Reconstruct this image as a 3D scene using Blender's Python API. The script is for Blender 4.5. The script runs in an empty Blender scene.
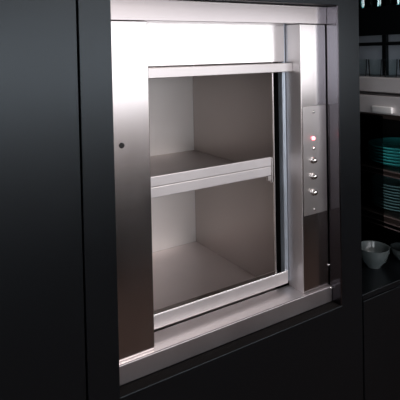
import bpy, bmesh, math, random
from mathutils import Vector, Matrix
random.seed(7)
C = bpy.context.scene.collection
S = bpy.context.scene

# ------------------------------------------------------------------ camera
F = 495.0; PX, PY = 200.0, 65.0
def ray(px, py): return Vector((px-PX, -(py-PY), -F))
ux = ray(990, 37).normalized()
wy = ray(-110, 59); wy = (wy - wy.dot(ux)*ux).normalized()
uz = ux.cross(wy)
cam_d = bpy.data.cameras.new('camera')
cam = bpy.data.objects.new('camera', cam_d); C.objects.link(cam)
CAM = Vector((0, -1, 0))
cam.matrix_world = Matrix.Translation(CAM) @ Matrix((ux, wy, uz)).to_4x4()
cam_d.sensor_width = 36; cam_d.lens = F/400*36
cam_d.shift_x = 0; cam_d.shift_y = -(200-PY)/400       # perspective-control shift, level camera
cam_d.clip_start = 0.01
S.camera = cam

# ------------------------------------------------------------------ world, light, exposure
w = bpy.data.worlds.new('world'); S.world = w; w.use_nodes = True
bg = w.node_tree.nodes['Background']
bg.inputs[0].default_value = (0.75, 0.85, 1, 1); bg.inputs[1].default_value = 1.0
S.view_settings.view_transform = 'Standard'; S.view_settings.look = 'None'
S.view_settings.gamma = 1; S.view_settings.use_curve_mapping = False
S.view_settings.exposure = 0.0

LX_ = -1.6
FLOOR, CEIL, BACK = -1.55, 1.05, -3.0
WX0, WX1, WZ0, WZ1 = -0.7, 4.2, -0.46, 0.36
def area(name, loc, rot, sx, sy, power, col):
    l = bpy.data.lights.new(name, 'AREA'); l.shape = 'RECTANGLE'; l.size = sx; l.size_y = sy
    l.energy = power; l.color = col
    o = bpy.data.objects.new(name, l); o.location = loc; o.rotation_euler = rot; C.objects.link(o); return o
area('window_daylight', ((WX0+WX1)/2, BACK+0.01, (WZ0+WZ1)/2), (math.radians(90), 0, 0), WX1-WX0-.1, WZ1-WZ0-.1, 28, (1.0, 0.955, 0.955))
area('side_fill_light', (LX_+0.01, -2.17, 0), (math.radians(90), 0, math.radians(-90)), 1.42, .9, 16, (0.93, 0.97, 1.0))  # added fill from the left for the jamb and the niche
area('ceiling_fill_light', (1.2, -1.9, CEIL-.045), (0, 0, 0), .5, .5, 36, (1.0, 0.93, 0.91))  # added ambient fill from above, no such lamp in view

# ------------------------------------------------------------------ materials
def mat(name, col, rough=.5, metal=0., noise=None, bump=None, emis=None, spec=.5, coat=0.):
    m = bpy.data.materials.new(name); m.use_nodes = True
    n = m.node_tree; b = n.nodes['Principled BSDF']
    b.inputs['Base Color'].default_value = (*col, 1); b.inputs['Roughness'].default_value = rough
    b.inputs['Metallic'].default_value = metal; b.inputs['Specular IOR Level'].default_value = spec
    b.inputs['Coat Weight'].default_value = coat
    if emis: b.inputs['Emission Color'].default_value = (*emis[0], 1); b.inputs['Emission Strength'].default_value = emis[1]
    if noise or bump:
        tc = n.nodes.new('ShaderNodeTexCoord'); mp = n.nodes.new('ShaderNodeMapping'); n.links.new(tc.outputs['Object'], mp.inputs[0])
    if noise:   # (scale xyz, rough amplitude, colour amplitude)
        sc, ra, ca = noise
        mp.inputs['Scale'].default_value = sc
        t = n.nodes.new('ShaderNodeTexNoise'); t.inputs['Scale'].default_value = 1; t.inputs['Detail'].default_value = 4
        n.links.new(mp.outputs[0], t.inputs[0])
        r = n.nodes.new('ShaderNodeMapRange'); r.inputs[3].default_value = rough-ra; r.inputs[4].default_value = rough+ra
        n.links.new(t.outputs[0], r.inputs[0]); n.links.new(r.outputs[0], b.inputs['Roughness'])
        if ca:
            cr = n.nodes.new('ShaderNodeMix'); cr.data_type = 'RGBA'
            cr.inputs[6].default_value = (*[c*(1-ca) for c in col], 1); cr.inputs[7].default_value = (*[min(1, c*(1+ca)) for c in col], 1)
            n.links.new(t.outputs[0], cr.inputs[0]); n.links.new(cr.outputs[2], b.inputs['Base Color'])
    if bump:
        sc, st = bump
        mp2 = n.nodes.new('ShaderNodeMapping'); mp2.inputs['Scale'].default_value = sc; n.links.new(tc.outputs['Object'], mp2.inputs[0])
        t2 = n.nodes.new('ShaderNodeTexNoise'); t2.inputs['Scale'].default_value = 1; t2.inputs['Detail'].default_value = 2
        n.links.new(mp2.outputs[0], t2.inputs[0])
        bp = n.nodes.new('ShaderNodeBump'); bp.inputs['Strength'].default_value = st; bp.inputs['Distance'].default_value = .002
        n.links.new(t2.outputs[0], bp.inputs['Height']); n.links.new(bp.outputs[0], b.inputs['Normal'])
    return m
M = {}
SC = (0.62, 0.585, 0.58)
M['steel'] = mat('brushed_steel', SC, .20, 1, ((14, 14, 5), .05, .05), ((6, 6, 4), .12))
M['steel_soft'] = mat('satin_steel', SC, .36, 1, ((6, 6, 9), .04, .05))
M['steel_car'] = mat('shaded_steel_lining', (0.44, 0.40, 0.38), .36, 1, ((5, 5, 6), .05, .06), ((5, 5, 5), .1))  # car steel, shade of the side walls put into the colour
M['shelf_steel'] = mat('dim_worn_steel_shelf', (0.58, 0.53, 0.52), .46, 1, ((7, 7, 7), .05, .08))  # same steel as the floor tray, dimmer tone put into the colour
M['steel_back'] = mat('lit_steel_back', (0.97, 0.93, 0.915), .66, 1, ((5, 5, 6), .05, .06))  # car steel again, light on the back wall put into the colour
M['header'] = mat('header_steel', (0.52, 0.48, 0.48), .22, 1, ((6, 6, 9), .012, .03))
M['pale'] = mat('lit_steel', (0.80, 0.765, 0.77), .50, 1, ((12, 12, 12), .05, .05))  # lighter steel copy, brightness of lit lips and faces put into the colour
M['sill'] = mat('sill_steel', (0.50, 0.465, 0.475), .42, 1, ((9, 9, 9), .05, .06))
M['steel_floor'] = mat('lit_worn_steel_tray', (0.84, 0.77, 0.76), .48, 1, ((7, 7, 7), .05, .08))  # lighter copy of the shelf steel, floor brightness put into the colour
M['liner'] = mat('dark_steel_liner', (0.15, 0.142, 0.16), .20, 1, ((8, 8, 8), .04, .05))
M['galv'] = mat('galvanised_rail', (0.62, 0.69, 0.78), .42, .8, ((30, 30, 18), .08, .15))
M['chrome'] = mat('polished_steel', (0.85, 0.82, 0.8), .12, 1)
M['black'] = mat('black_laminate', (0.003, 0.0034, 0.0042), .30, 0, ((3, 3, 3), .03, .05), None, None, .52)
M['black'].node_tree.nodes['Principled BSDF'].inputs['Specular Tint'].default_value = (.80, .92, 1.0, 1)
M['dark'] = mat('shaft_black', (0.008, 0.008, 0.009), .7)
M['matte'] = mat('matte_black_paint', (0.012, 0.011, 0.011), .8, spec=.05)
M['hole'] = mat('keyhole_black', (0.004, 0.004, 0.004), .6)
M['white'] = mat('plaster', (0.74, 0.70, 0.69), .8, 0, ((3, 3, 3), .05, .05))
M['wallfront'] = mat('dark_plaster', (0.05, 0.05, 0.055), .8)
M['ceil'] = mat('ceiling_paint', (0.6, 0.57, 0.56), .8)
M['wood'] = mat('floor_wood', (0.045, 0.026, 0.019), .7, 0, ((12, 1.2, 1), .06, .35), None, None, .1)
M['frame'] = mat('window_frame_paint', (0.7, 0.68, 0.67), .5)
M['red'] = mat('red_indicator', (0.5, 0.02, 0.02), .3, emis=((1, .10, .13), 14))
M['lamp'] = mat('fill_light_diffuser', (0.8, 0.8, 0.8), .5, emis=((1, .93, .9), 3))
M['teal'] = mat('teal_glaze', (0.07, 0.55, 0.55), .3, 0, ((20, 20, 20), .05, .1), coat=.3)
M['aqua'] = mat('grey_aqua_glaze', (0.22, 0.42, 0.43), .3, 0, ((20, 20, 20), .05, .1), coat=.3)
M['bowl'] = mat('pale_grey_glaze', (0.07, 0.085, 0.088), .16, 0, ((20, 20, 20), .05, .1), coat=.3)
M['rust'] = mat('shelf_edge_strip', (0.16, 0.12, 0.115), .4)
M['shelf'] = mat('dark_oak_shelf', (0.045, 0.032, 0.028), .35, 0, ((3, 30, 30), .06, .4))
M['backgrey'] = mat('blue_grey_panel', (0.50, 0.55, 0.62), .5)
M['handle'] = mat('highlight_aluminium', (0.95, 0.93, 0.92), .35, .2)  # near-white colour carries the highlight on the tray handle
M['alu'] = mat('dull_aluminium', (0.80, 0.76, 0.765), .48, .35, ((6, 6, 6), .05, .05))
def glassy(name, tint, refl):
    m = bpy.data.materials.new(name); m.use_nodes = True; n = m.node_tree; n.nodes.clear()
    o = n.nodes.new('ShaderNodeOutputMaterial'); mx = n.nodes.new('ShaderNodeMixShader'); t = n.nodes.new('ShaderNodeBsdfTransparent'); g = n.nodes.new('ShaderNodeBsdfGlossy')
    fr = n.nodes.new('ShaderNodeLayerWeight'); fr.inputs[0].default_value = refl
    t.inputs[0].default_value = (*tint, 1); g.inputs['Roughness'].default_value = .04
    n.links.new(fr.outputs['Fresnel'], mx.inputs[0]); n.links.new(t.outputs[0], mx.inputs[1]); n.links.new(g.outputs[0], mx.inputs[2]); n.links.new(mx.outputs[0], o.inputs[0])
    return m
M['smoke'] = glassy('smoked_glass', (0.42, 0.45, 0.46), .12)
M['clear'] = glassy('clear_glass', (0.96, 0.98, 0.98), .12)
M['tealglass'] = glassy('teal_glass', (0.45, 0.85, 0.85), .6)

# ------------------------------------------------------------------ helpers
def box(bm, x0, x1, y0, y1, z0, z1):
    v = [bm.verts.new((x, y, z)) for x in (x0, x1) for y in (y0, y1) for z in (z0, z1)]
    for f in ((0,1,3,2),(4,6,7,5),(0,4,5,1),(2,3,7,6),(0,2,6,4),(1,5,7,3)): bm.faces.new([v[i] for i in f])
def ring(bm, ox0, ox1, oz0, oz1, ix0, ix1, iz0, iz1, y0, y1):
    P = {}
    for k, y in enumerate((y0, y1)):
        P['o', k] = [bm.verts.new((x, y, z)) for x, z in ((ox0,oz0),(ox1,oz0),(ox1,oz1),(ox0,oz1))]
        P['i', k] = [bm.verts.new((x, y, z)) for x, z in ((ix0,iz0),(ix1,iz0),(ix1,iz1),(ix0,iz1))]
    for a in range(4):
        b = (a+1) % 4
        bm.faces.new([P['o',0][a], P['o',0][b], P['i',0][b], P['i',0][a]])
        bm.faces.new([P['o',1][b], P['o',1][a], P['i',1][a], P['i',1][b]])
        bm.faces.new([P['o',0][b], P['o',0][a], P['o',1][a], P['o',1][b]])
        bm.faces.new([P['i',0][a], P['i',0][b], P['i',1][b], P['i',1][a]])
def lathe(bm, prof, cx=0, cy=0, cz=0, n=40, axis='z'):
    rings = []
    for r, h in prof:
        row = []
        for k in range(n):
            a = 2*math.pi*k/n
            if axis == 'z': p = (cx+r*math.cos(a), cy+r*math.sin(a), cz+h)
            else: p = (cx+r*math.cos(a), cy-h, cz+r*math.sin(a))    # axis towards -Y
            row.append(bm.verts.new(p))
        rings.append(row)
    for a, b in zip(rings, rings[1:]):
        for k in range(n): bm.faces.new([a[k], a[(k+1) % n], b[(k+1) % n], b[k]])
    bm.faces.new(rings[0][::-1]); bm.faces.new(rings[-1])
def build(name, bm, m, parent=None, bev=0, smooth=False, seg=2):
    bmesh.ops.remove_doubles(bm, verts=bm.verts, dist=1e-6)
    bmesh.ops.recalc_face_normals(bm, faces=bm.faces)
    me = bpy.data.meshes.new(name); 
    if bev:
        ed = [e for e in bm.edges if len(e.link_faces) == 2 and e.calc_face_angle(0) > .6]
        bmesh.ops.bevel(bm, geom=ed, offset=bev, segments=seg, profile=.5, affect='EDGES', clamp_overlap=True)
    bm.to_mesh(me); bm.free()
    me.materials.append(m)
    if smooth:
        me.polygons.foreach_set('use_smooth', [True]*len(me.polygons))
        me.set_sharp_from_angle(angle=math.radians(38))
    o = bpy.data.objects.new(name, me); C.objects.link(o)
    if parent: o.parent = parent; o.matrix_parent_inverse = Matrix.Translation(-Vector(parent.location))
    return o
def bx(name, m, dims, parent=None, bev=.0012):
    bm = bmesh.new(); box(bm, *dims); return build(name, bm, m, parent, bev)
def thing(name, label, cat, loc=(0, 0, 0), group=None):
    o = bpy.data.objects.new(name, None); o.empty_display_size = .05; C.objects.link(o); o.location = loc
    return tag(o, label, cat, group)
def tag(o, label, cat, group=None):
    o['label'] = label; o['category'] = cat
    if group: o['group'] = group
    return o
def struct(name, m, dims, parent=None):
    o = bx(name, m, dims, parent, 0)
    if not parent: o['kind'] = 'structure'
    return o

# ------------------------------------------------------------------ the room
LX, RX, FY = -1.6, 5.6, 0.75
struct('floor', M['wood'], (LX, RX, BACK, FY, FLOOR-.05, FLOOR))
struct('ceiling', M['ceil'], (LX, RX, BACK, FY, CEIL, CEIL+.05))
struct('wall_front', M['wallfront'], (LX, RX, FY, FY+.08, FLOOR, CEIL))
bm = bmesh.new(); ring(bm, BACK, FY, FLOOR, CEIL, -2.93, -1.41, -.5, .5, 0, .15)
for v in bm.verts: v.co = Vector((LX-v.co.y, v.co.x, v.co.z))
o = build('wall_left', bm, M['white']); o['kind'] = 'structure'
bm = bmesh.new(); ring(bm, -2.93, -1.41, -.5, .5, -2.88, -1.46, -.45, .45, .05, .10)
for v in bm.verts: v.co = Vector((LX-v.co.y, v.co.x, v.co.z))
o = build('added_side_window', bm, M['frame']); o['kind'] = 'structure'  # unseen window, added to hold the side fill
bx('window_pane', M['clear'], (LX-.08, LX-.075, -2.88, -1.46, -.45, .45), o, 0)
struct('wall_right', M['white'], (RX, RX+.08, BACK, FY, FLOOR, CEIL))
bm = bmesh.new(); ring(bm, LX, RX, FLOOR, CEIL, WX0, WX1, WZ0, WZ1, BACK-.15, BACK)
o = build('wall_back', bm, M['white']); o['kind'] = 'structure'
bm = bmesh.new(); ring(bm, WX0, WX1, WZ0, WZ1, WX0+.05, WX1-.05, WZ0+.05, WZ1-.05, BACK-.10, BACK-.05)
o = build('window_1', bm, M['frame']); o['kind'] = 'structure'
bx('window_pane', M['clear'], (WX0+.05, WX1-.05, BACK-.08, BACK-.075, WZ0+.05, WZ1-.05), o, 0)

# ------------------------------------------------------------------ black joinery
YF = -0.04
FT = 1.0                                                   # joinery height
t = thing('tall_cabinet', 'flat black tall cabinet door left of the thin vertical seam', 'cabinet', (-.35, .3, FLOOR))
bx('door', M['black'], (-.55, .3155, YF, YF+.022, FLOOR+.08, FT), t)
bx('carcass', M['black'], (-.55, .3155, YF+.0225, .60, FLOOR+.08, FT), t)
bx('plinth', M['dark'], (-.55, .3155, .03, .58, FLOOR, FLOOR+.079), t)
t = thing('dumbwaiter_housing', 'black cabinet surround framing the steel serving hatch', 'cabinet', (.73, .3, FLOOR))
bm = bmesh.new(); ring(bm, .3195, 1.141, FLOOR+.08, FT, .388, 1.0565, -.719, .1245, YF, -.0005)
build('front_panel', bm, M['black'], t, .0012)
bx('side_panel', M['black'], (.3195, .3395, 0.0, .60, FLOOR+.08, FT), t)
bx('side_panel', M['black'], (1.121, 1.141, 0.0, .60, FLOOR+.08, FT), t)
bx('reveal_strip', M['liner'], (1.0505, 1.0562, YF-.0012, -.0008, -.7175, .1235), t, .0006)
bx('reveal_strip', M['matte'], (.389, 1.0503, YF+.001, -.0105, -.7188, -.7176), t, 0)  # added black strip, keeps the sill's reflection out of the bottom reveal
bx('plinth', M['dark'], (.3195, 1.141, .03, .58, FLOOR, FLOOR+.079), t)
t = thing('base_cabinet', 'low black base cabinet to the right of the hatch column', 'cabinet', (1.6, .3, FLOOR))
bx('worktop', M['black'], (1.1445, 2.3, YF+.001, .74, -.730, -.713), t, .0015)
bx('door', M['black'], (1.1475, 1.74, YF, YF+.02, FLOOR+.08, -.7325), t)
bx('door', M['black'], (1.743, 2.3, YF, YF+.02, FLOOR+.08, -.7325), t)
bx('carcass', M['dark'], (1.1445, 2.3, YF+.0205, .74, FLOOR+.08, -.7305), t)
bx('plinth', M['dark'], (1.1445, 2.3, .03, .7, FLOOR, FLOOR+.079), t)

# ------------------------------------------------------------------ the dumbwaiter frame and doors
PL, PR, CL, CR = .3885, .490, .951, 1.0475
ZB, ZT = -.671, .073
dw = thing('dumbwaiter', 'stainless steel dumbwaiter hatch built into the black cabinets', 'dumbwaiter', (.73, .0, -.716))
h = bx('header', M['header'], (PL, 1.0498, -.003, .06, ZT+.0008, .1225), dw, .001)
lp = bx('side_panel', M['steel'], (PL, PR, 0, .055, ZB, ZT), dw, .0015)
bm = bmesh.new(); lathe(bm, [(.0062, 0), (.0062, .0009), (.0052, .0013)], .4215, -.0001, -.198, 24, 'y')
build('keyhole', bm, M['hole'], lp)
rp = bx('control_column', M['steel'], (CL, CR, 0, .0595, ZB, ZT), dw, .0018)
# bottom lip: angle section with a folded front and a flat top
bm = bmesh.new(); box(bm, PL, 1.0498, -.010, .062, -.7165, ZB-.0008)
sill = build('sill', bm, M['sill'], dw, .002)
bx('lit_sill_sheet', M['pale'], (.391, .9495, -.0075, .062, ZB-.0006, ZB-.0001), sill, 0)  # thin lighter sheet added to paint the brightness of the sill top
bx('lit_return_sheet', M['pale'], (CL-.0014, CL-.0003, .0008, .0590, ZB+.0005, ZT-.0005), rp, 0)  # thin lighter sheet added to paint the light on the column return
# upper door
up = bx('upper_door', M['steel'], (.430, .9425, .056, .064, -.030, .30), dw, .001)
bx('door_lip', M['steel_soft'], (.4915, .9495, .030, .0555, -.0575, -.0325), up, .0015)
# lower door
lo = bx('lower_door', M['pale'], (.4915, .930, .040, .0545, -.6515, -.6175), dw, .0015)
bx('door_lip', M['chrome'], (.4915, .930, .0385, .0562, -.6170, -.6145), lo, .0008)
# guide rails
for sx, X0 in ((1, .9375), (-1, .4915)):
    bm = bmesh.new(); box(bm, X0, X0+.013, .0600, .080, -.66, .30)
    r = build('guide_rail', bm, M['galv'], dw, .003)
    bm = bmesh.new()
    lathe(bm, [(.0045, 0), (.0045, .95)], X0+.007, .0615, -.655, 16)
    build('rail_bead', bm, M['galv'], r, 0, True)
# shaft behind
sh = bmesh.new()
for d in ((.400, .420, .0995, .60, -.74, .32), (1.02, 1.04, .0995, .60, -.74, .32), (.400, 1.04, .60, .62, -.74, .32), (.400, 1.04, .0995, .60, .32, .335), (.400, 1.04, .0995, .60, -.755, -.74),
          (.952, 1.02, .0995, .11, -.74, .32), (.42, .4905, .0995, .11, -.74, .32), (.42, 1.02, .064, .0995, -.755, -.74)): box(sh, *d)
build('shaft', sh, M['dark'], dw)
# control plate
cp = bx('control_plate', M['steel_soft'], (.9555, 1.0435, -.0020, -.0002, -.4565, -.1535), dw, .0006)
def knob(name, m, x, z, r, h, kind):
    bm = bmesh.new()
    if kind == 'button':
        lathe(bm, [(r*1.15, 0), (r*1.15, h*.18), (r, h*.22), (r*.97, h*.62), (r*.80, h*.86), (r*.45, h*.98), (r*.05, h)], x, -.0021, z, 28, 'y')
    else:
        lathe(bm, [(r, 0), (r*.95, h*.35), (r*.7, h*.75), (r*.35, h*.96), (r*.05, h)], x, -.0021, z, 24, 'y')
    return build(name, bm, m, cp, 0, True)
knob('screw', M['chrome'], .995, -.171, .0042, .0025, 'dome')
l = knob('indicator_lamp', M['red'], .993, -.244, .0050, .0052, 'dome'); l['label'] = 'glowing red indicator lamp'
knob('key_switch', M['chrome'], .993, -.272, .0045, .004, 'dome')
for z in (-.305, -.350, -.395): knob('push_button', M['chrome'], .991, z, .0080, .011, 'button')
knob('screw', M['chrome'], .993, -.443, .0042, .0025, 'dome')
for x, z in ((1.0465, -.614), (1.0465, -.666)):
    bm = bmesh.new(); lathe(bm, [(.0032, 0), (.003, .0015), (.0018, .003), (.0003, .0034)], x, -.0002 if z > -.65 else -.0104, z if z > -.65 else -.6765, 16, 'y')
    build('bolt', bm, M['chrome'], dw, 0, True)

# ------------------------------------------------------------------ the car standing in the shaft
X0, X1, Y0, Y1 = .5200, .9150, .080, .512
Zf, Zm, Zt = -.679, -.348, .06
car = thing('lift_car', 'steel dumbwaiter car with one middle shelf standing open behind the hatch', 'lift car', ((X0+X1)/2, (Y0+Y1)/2, Zf-.004))
T = .003
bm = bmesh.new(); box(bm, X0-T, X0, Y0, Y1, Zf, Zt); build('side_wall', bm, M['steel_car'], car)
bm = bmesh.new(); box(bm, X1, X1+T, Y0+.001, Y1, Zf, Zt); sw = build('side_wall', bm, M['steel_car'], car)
for xx in (X1-.0004, X0-T):
    bm = bmesh.new(); box(bm, xx, xx+T+.0008, Y0-.004, Y0+.0008, Zf, Zt); build('edge_trim', bm, M['chrome'], car, .0006)
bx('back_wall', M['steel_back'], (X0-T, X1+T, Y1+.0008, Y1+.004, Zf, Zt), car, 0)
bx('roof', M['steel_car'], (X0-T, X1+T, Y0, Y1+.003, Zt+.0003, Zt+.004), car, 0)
fl = bx('floor_tray', M['steel_floor'], (X0, X1, Y0+.002, Y1, Zf-.004, Zf), car, 0)
bx('front_lip', M['steel_floor'], (X0, X1, Y0-.0015, Y0+.0015, Zf-.004, -.628), fl, .0008)
sf = bx('shelf', M['shelf_steel'], (X0+.0008, X1-.0012, Y0+.004, Y1-.001, Zm-.003, Zm), car, 0)
bx('front_lip', M['pale'], (X0+.0008, X1-.009, Y0-.004, Y0+.0035, -.3243, -.2985), sf, .0016)
bx('front_lip', M['pale'], (X0+.0008, X1-.009, Y0-.003, Y0+.0035, -.3515, -.3250), sf, .0016)
bm = bmesh.new(); box(bm, X1-.022, X1-.002, Y0-.002, Y0+.003, -.366, -.3525); box(bm, X1-.0085, X1-.002, Y0-.003, Y0+.004, -.372, -.300)
build('shelf_catch', bm, M['chrome'], sf, .0012)

# ------------------------------------------------------------------ dish shelving behind the right-hand counter
XF = 1.40; SX1 = 1.735; SY0, SY1 = -.035, .50; ZC = -.713
su = thing('shelving_unit', 'dark shelving unit with crockery on the counter beside the hatch column', 'shelves', (1.55, .2, ZC))
for (a, b) in ((SY0, SY0+.02), (SY1-.02, SY1)): bx('side_panel', M['black'], (XF+.01, SX1, a, b, ZC+.0005, .62), su)
bx('back_panel', M['dark'], (SX1+.0005, SX1+.012, SY0, SY1, ZC+.0005, .62), su)
bp_ = bx('lining', M['backgrey'], (XF+.12, XF+.126, SY0+.021, SY1-.021, -.0935, .110), su, 0); bp_['label'] = 'pale blue-grey lining behind the glasses'
bx('shelf', M['shelf'], (XF+.003, SX1-.007, SY0+.0205, SY1-.0205, .1115, .135), su)
bx('cornice', M['black'], (XF-.004, XF+.0025, SY0, SY1, .047, .143), su)
bx('shelf', M['shelf'], (XF, SX1-.007, SY0+.0205, SY1-.0205, -.2335, -.2185), su)
bx('shelf', M['shelf'], (XF, SX1-.007, SY0+.0205, SY1-.0205, -.4250, -.4090), su)
bx('shelf', M['shelf'], (XF, SX1-.007, SY0+.0205, SY1-.0205, -.5850, -.5640), su)
for z in (-.4070, -.4235, -.5620, -.5830, -.598):
    bm = bmesh.new(); box(bm, XF-.004, XF-.0005, SY0, SY1, z-.0022, z+.0012); build('shelf_edging', bm, M['rust'], su, .0005)
bx('rail', M['black'], (XF-.002, XF+.008, SY0, SY1, .012, .024), su)
bx('upright', M['black'], (XF+.09, XF+.106, .137, .153, -.0935, .111), su)
gd = bx('sliding_door', M['smoke'], (XF-.014, XF-.009, .076, .33, ZC+.003, -.222), su, 0); gd['label'] = 'smoked glass sliding door'
# steel trays between the glasses and the plates
t = thing('steel_tray', 'upper shallow stainless tray in the dark shelving below the glasses', 'tray', (1.55, .2, -.142), 'stainless trays in the shelving')
bm = bmesh.new(); box(bm, XF-.006, SX1-.008, SY0+.022, SY1-.022, -.1450, -.096); build('tray_body', bm, M['alu'], t, .003)
t2 = thing('steel_tray', 'deeper stainless tray with a bar handle in the shelving above the plates', 'tray', (1.55, .2, -.218), 'stainless trays in the shelving')
bm = bmesh.new(); box(bm, XF-.006, SX1-.008, SY0+.022, SY1-.022, -.2180, -.157); build('tray_body', bm, M['alu'], t2, .003)
bm = bmesh.new()
box(bm, XF-.018, XF-.0065, .035, .115, -.2130, -.191)
build('handle', bm, M['handle'], t2, .004, True, 3)

def plate_mesh(r, h):
    bm = bmesh.new()
    lathe(bm, [(r*.02, 0), (r*.55, 0), (r*.60, h*.15), (r*.86, h*.55), (r*.985, h*.92), (r, h), (r*.985, h*1.08), (r*.86, h*.72), (r*.6, h*.32), (r*.02, h*.30)], n=64)
    return bm
def stack(src, n, x, y, z, step, labels, grp, cat):
    for k in range(n):
        o = src if k == 0 else src.copy()
        if k: C.objects.link(o)
        o.location = (x+random.uniform(-.0015, .0015), y+random.uniform(-.0015, .0015), z+k*step)
        tag(o, labels(k, n), cat, grp)
words = ['bottom', 'second from the bottom', 'third from the bottom', 'fourth from the bottom', 'fifth from the bottom', 'sixth from the bottom', 'seventh from the bottom', 'eighth from the bottom', 'ninth from the bottom', 'tenth from the bottom']
def lab(txt):
    return lambda k, n: txt % ('topmost' if k == n-1 else words[k])
p = build('dinner_plate', plate_mesh(.117, .020), M['teal'], None, 0, True)
stack(p, 6, 1.535, .105, -.4085, .0105, lab('teal dinner plate, %s of the stack on the middle shelf'), 'teal plates on the middle shelf', 'plate')
p = build('side_plate', plate_mesh(.110, .018), M['aqua'], None, 0, True)
stack(p, 9, 1.535, .10, -.5635, .0100, lab('grey-green side plate, %s of the stack on the lower shelf'), 'grey-green plates on the lower shelf', 'plate')
def bowl_mesh(r, h):
    bm = bmesh.new()
    lathe(bm, [(r*.02, 0), (r*.45, 0), (r*.47, h*.06), (r*.78, h*.35), (r*.95, h*.75), (r, h), (r*.96, h), (r*.90, h*.74), (r*.72, h*.38), (r*.4, h*.14), (r*.02, h*.12)], n=56)
    return bm
for r, h, x, y, s in ((.052, .064, 1.328, .070, 'large pale grey bowl on the counter in front of the shelving'),
                      (.032, .040, 1.335, .150, 'small pale bowl half hidden by the hatch column'),
                      (.045, .040, 1.455, .046, 'pale grey bowl cut off by the right edge of the picture')):
    o = build('bowl', bowl_mesh(r, h), M['bowl'], None, 0, True); o.location = (x, y, ZC+.0012); tag(o, s, 'bowl', 'bowls on the counter')
def glass_mesh(r, h):
    bm = bmesh.new()
    lathe(bm, [(r*.05, 0), (r*.80, 0), (r*.84, h*.05), (r*.95, h*.5), (r, h), (r*.95, h), (r*.90, h*.5), (r*.78, h*.09), (r*.05, h*.08)], n=36)
    return bm
g0 = None
for (x, y, s) in ((1.45, .215, 'clear tumbler nearest the hatch column above the steel trays'), (1.45, .152, 'clear tumbler second from the hatch column above the steel trays'),
                  (1.45, .088, 'clear tumbler third from the hatch column above the steel trays'), (1.45, .026, 'clear tumbler at the right picture edge above the steel trays')):
    o = g0.copy() if g0 else build('tumbler', glass_mesh(.023, .060), M['clear'], None, 0, True)
    if g0: C.objects.link(o)
    g0 = g0 or o
    o.location = (x, y, -.0955); tag(o, s, 'glass', 'clear tumblers on the steel tray')
g0 = None
for (x, y, s) in ((1.45, .205, 'teal tinted glass at the top, nearest the hatch column'), (1.45, .135, 'teal tinted glass at the top, second from the hatch column'), (1.45, .055, 'teal tinted glass at the top right corner of the picture')):
    o = g0.copy() if g0 else build('tall_glass', glass_mesh(.029, .12), M['tealglass'], None, 0, True)
    if g0: C.objects.link(o)
    g0 = g0 or o
    o.location = (x, y, .1355); tag(o, s, 'glass', 'teal glasses on the top shelf')

# ------------------------------------------------------------------ the room behind the camera
t = thing('added_sideboard', 'low black sideboard added across the room to darken the steel reflections', 'sideboard', (2.6, -2.6, FLOOR))  # unseen, added and sized for the dark band reflected in the steel
bx('carcass', M['matte'], (.2, 4.8, BACK+.01, -2.2, FLOOR+.06, -1.035), t, .003)
bx('top', M['matte'], (.18, 4.82, BACK+.005, -2.18, -1.0345, -1.005), t, .003)
bx('plinth', M['dark'], (.25, 4.75, BACK+.05, -2.25, FLOOR, FLOOR+.0595), t, .003)
t = thing('fill_light_housing', 'square flat housing of the added ceiling fill light', 'lamp', (1.2, -1.9, CEIL-.04))  # unseen housing, added above the ceiling fill
bx('housing', M['frame'], (.93, 1.47, -2.17, -1.63, CEIL-.04, CEIL-.0005), t, .003)
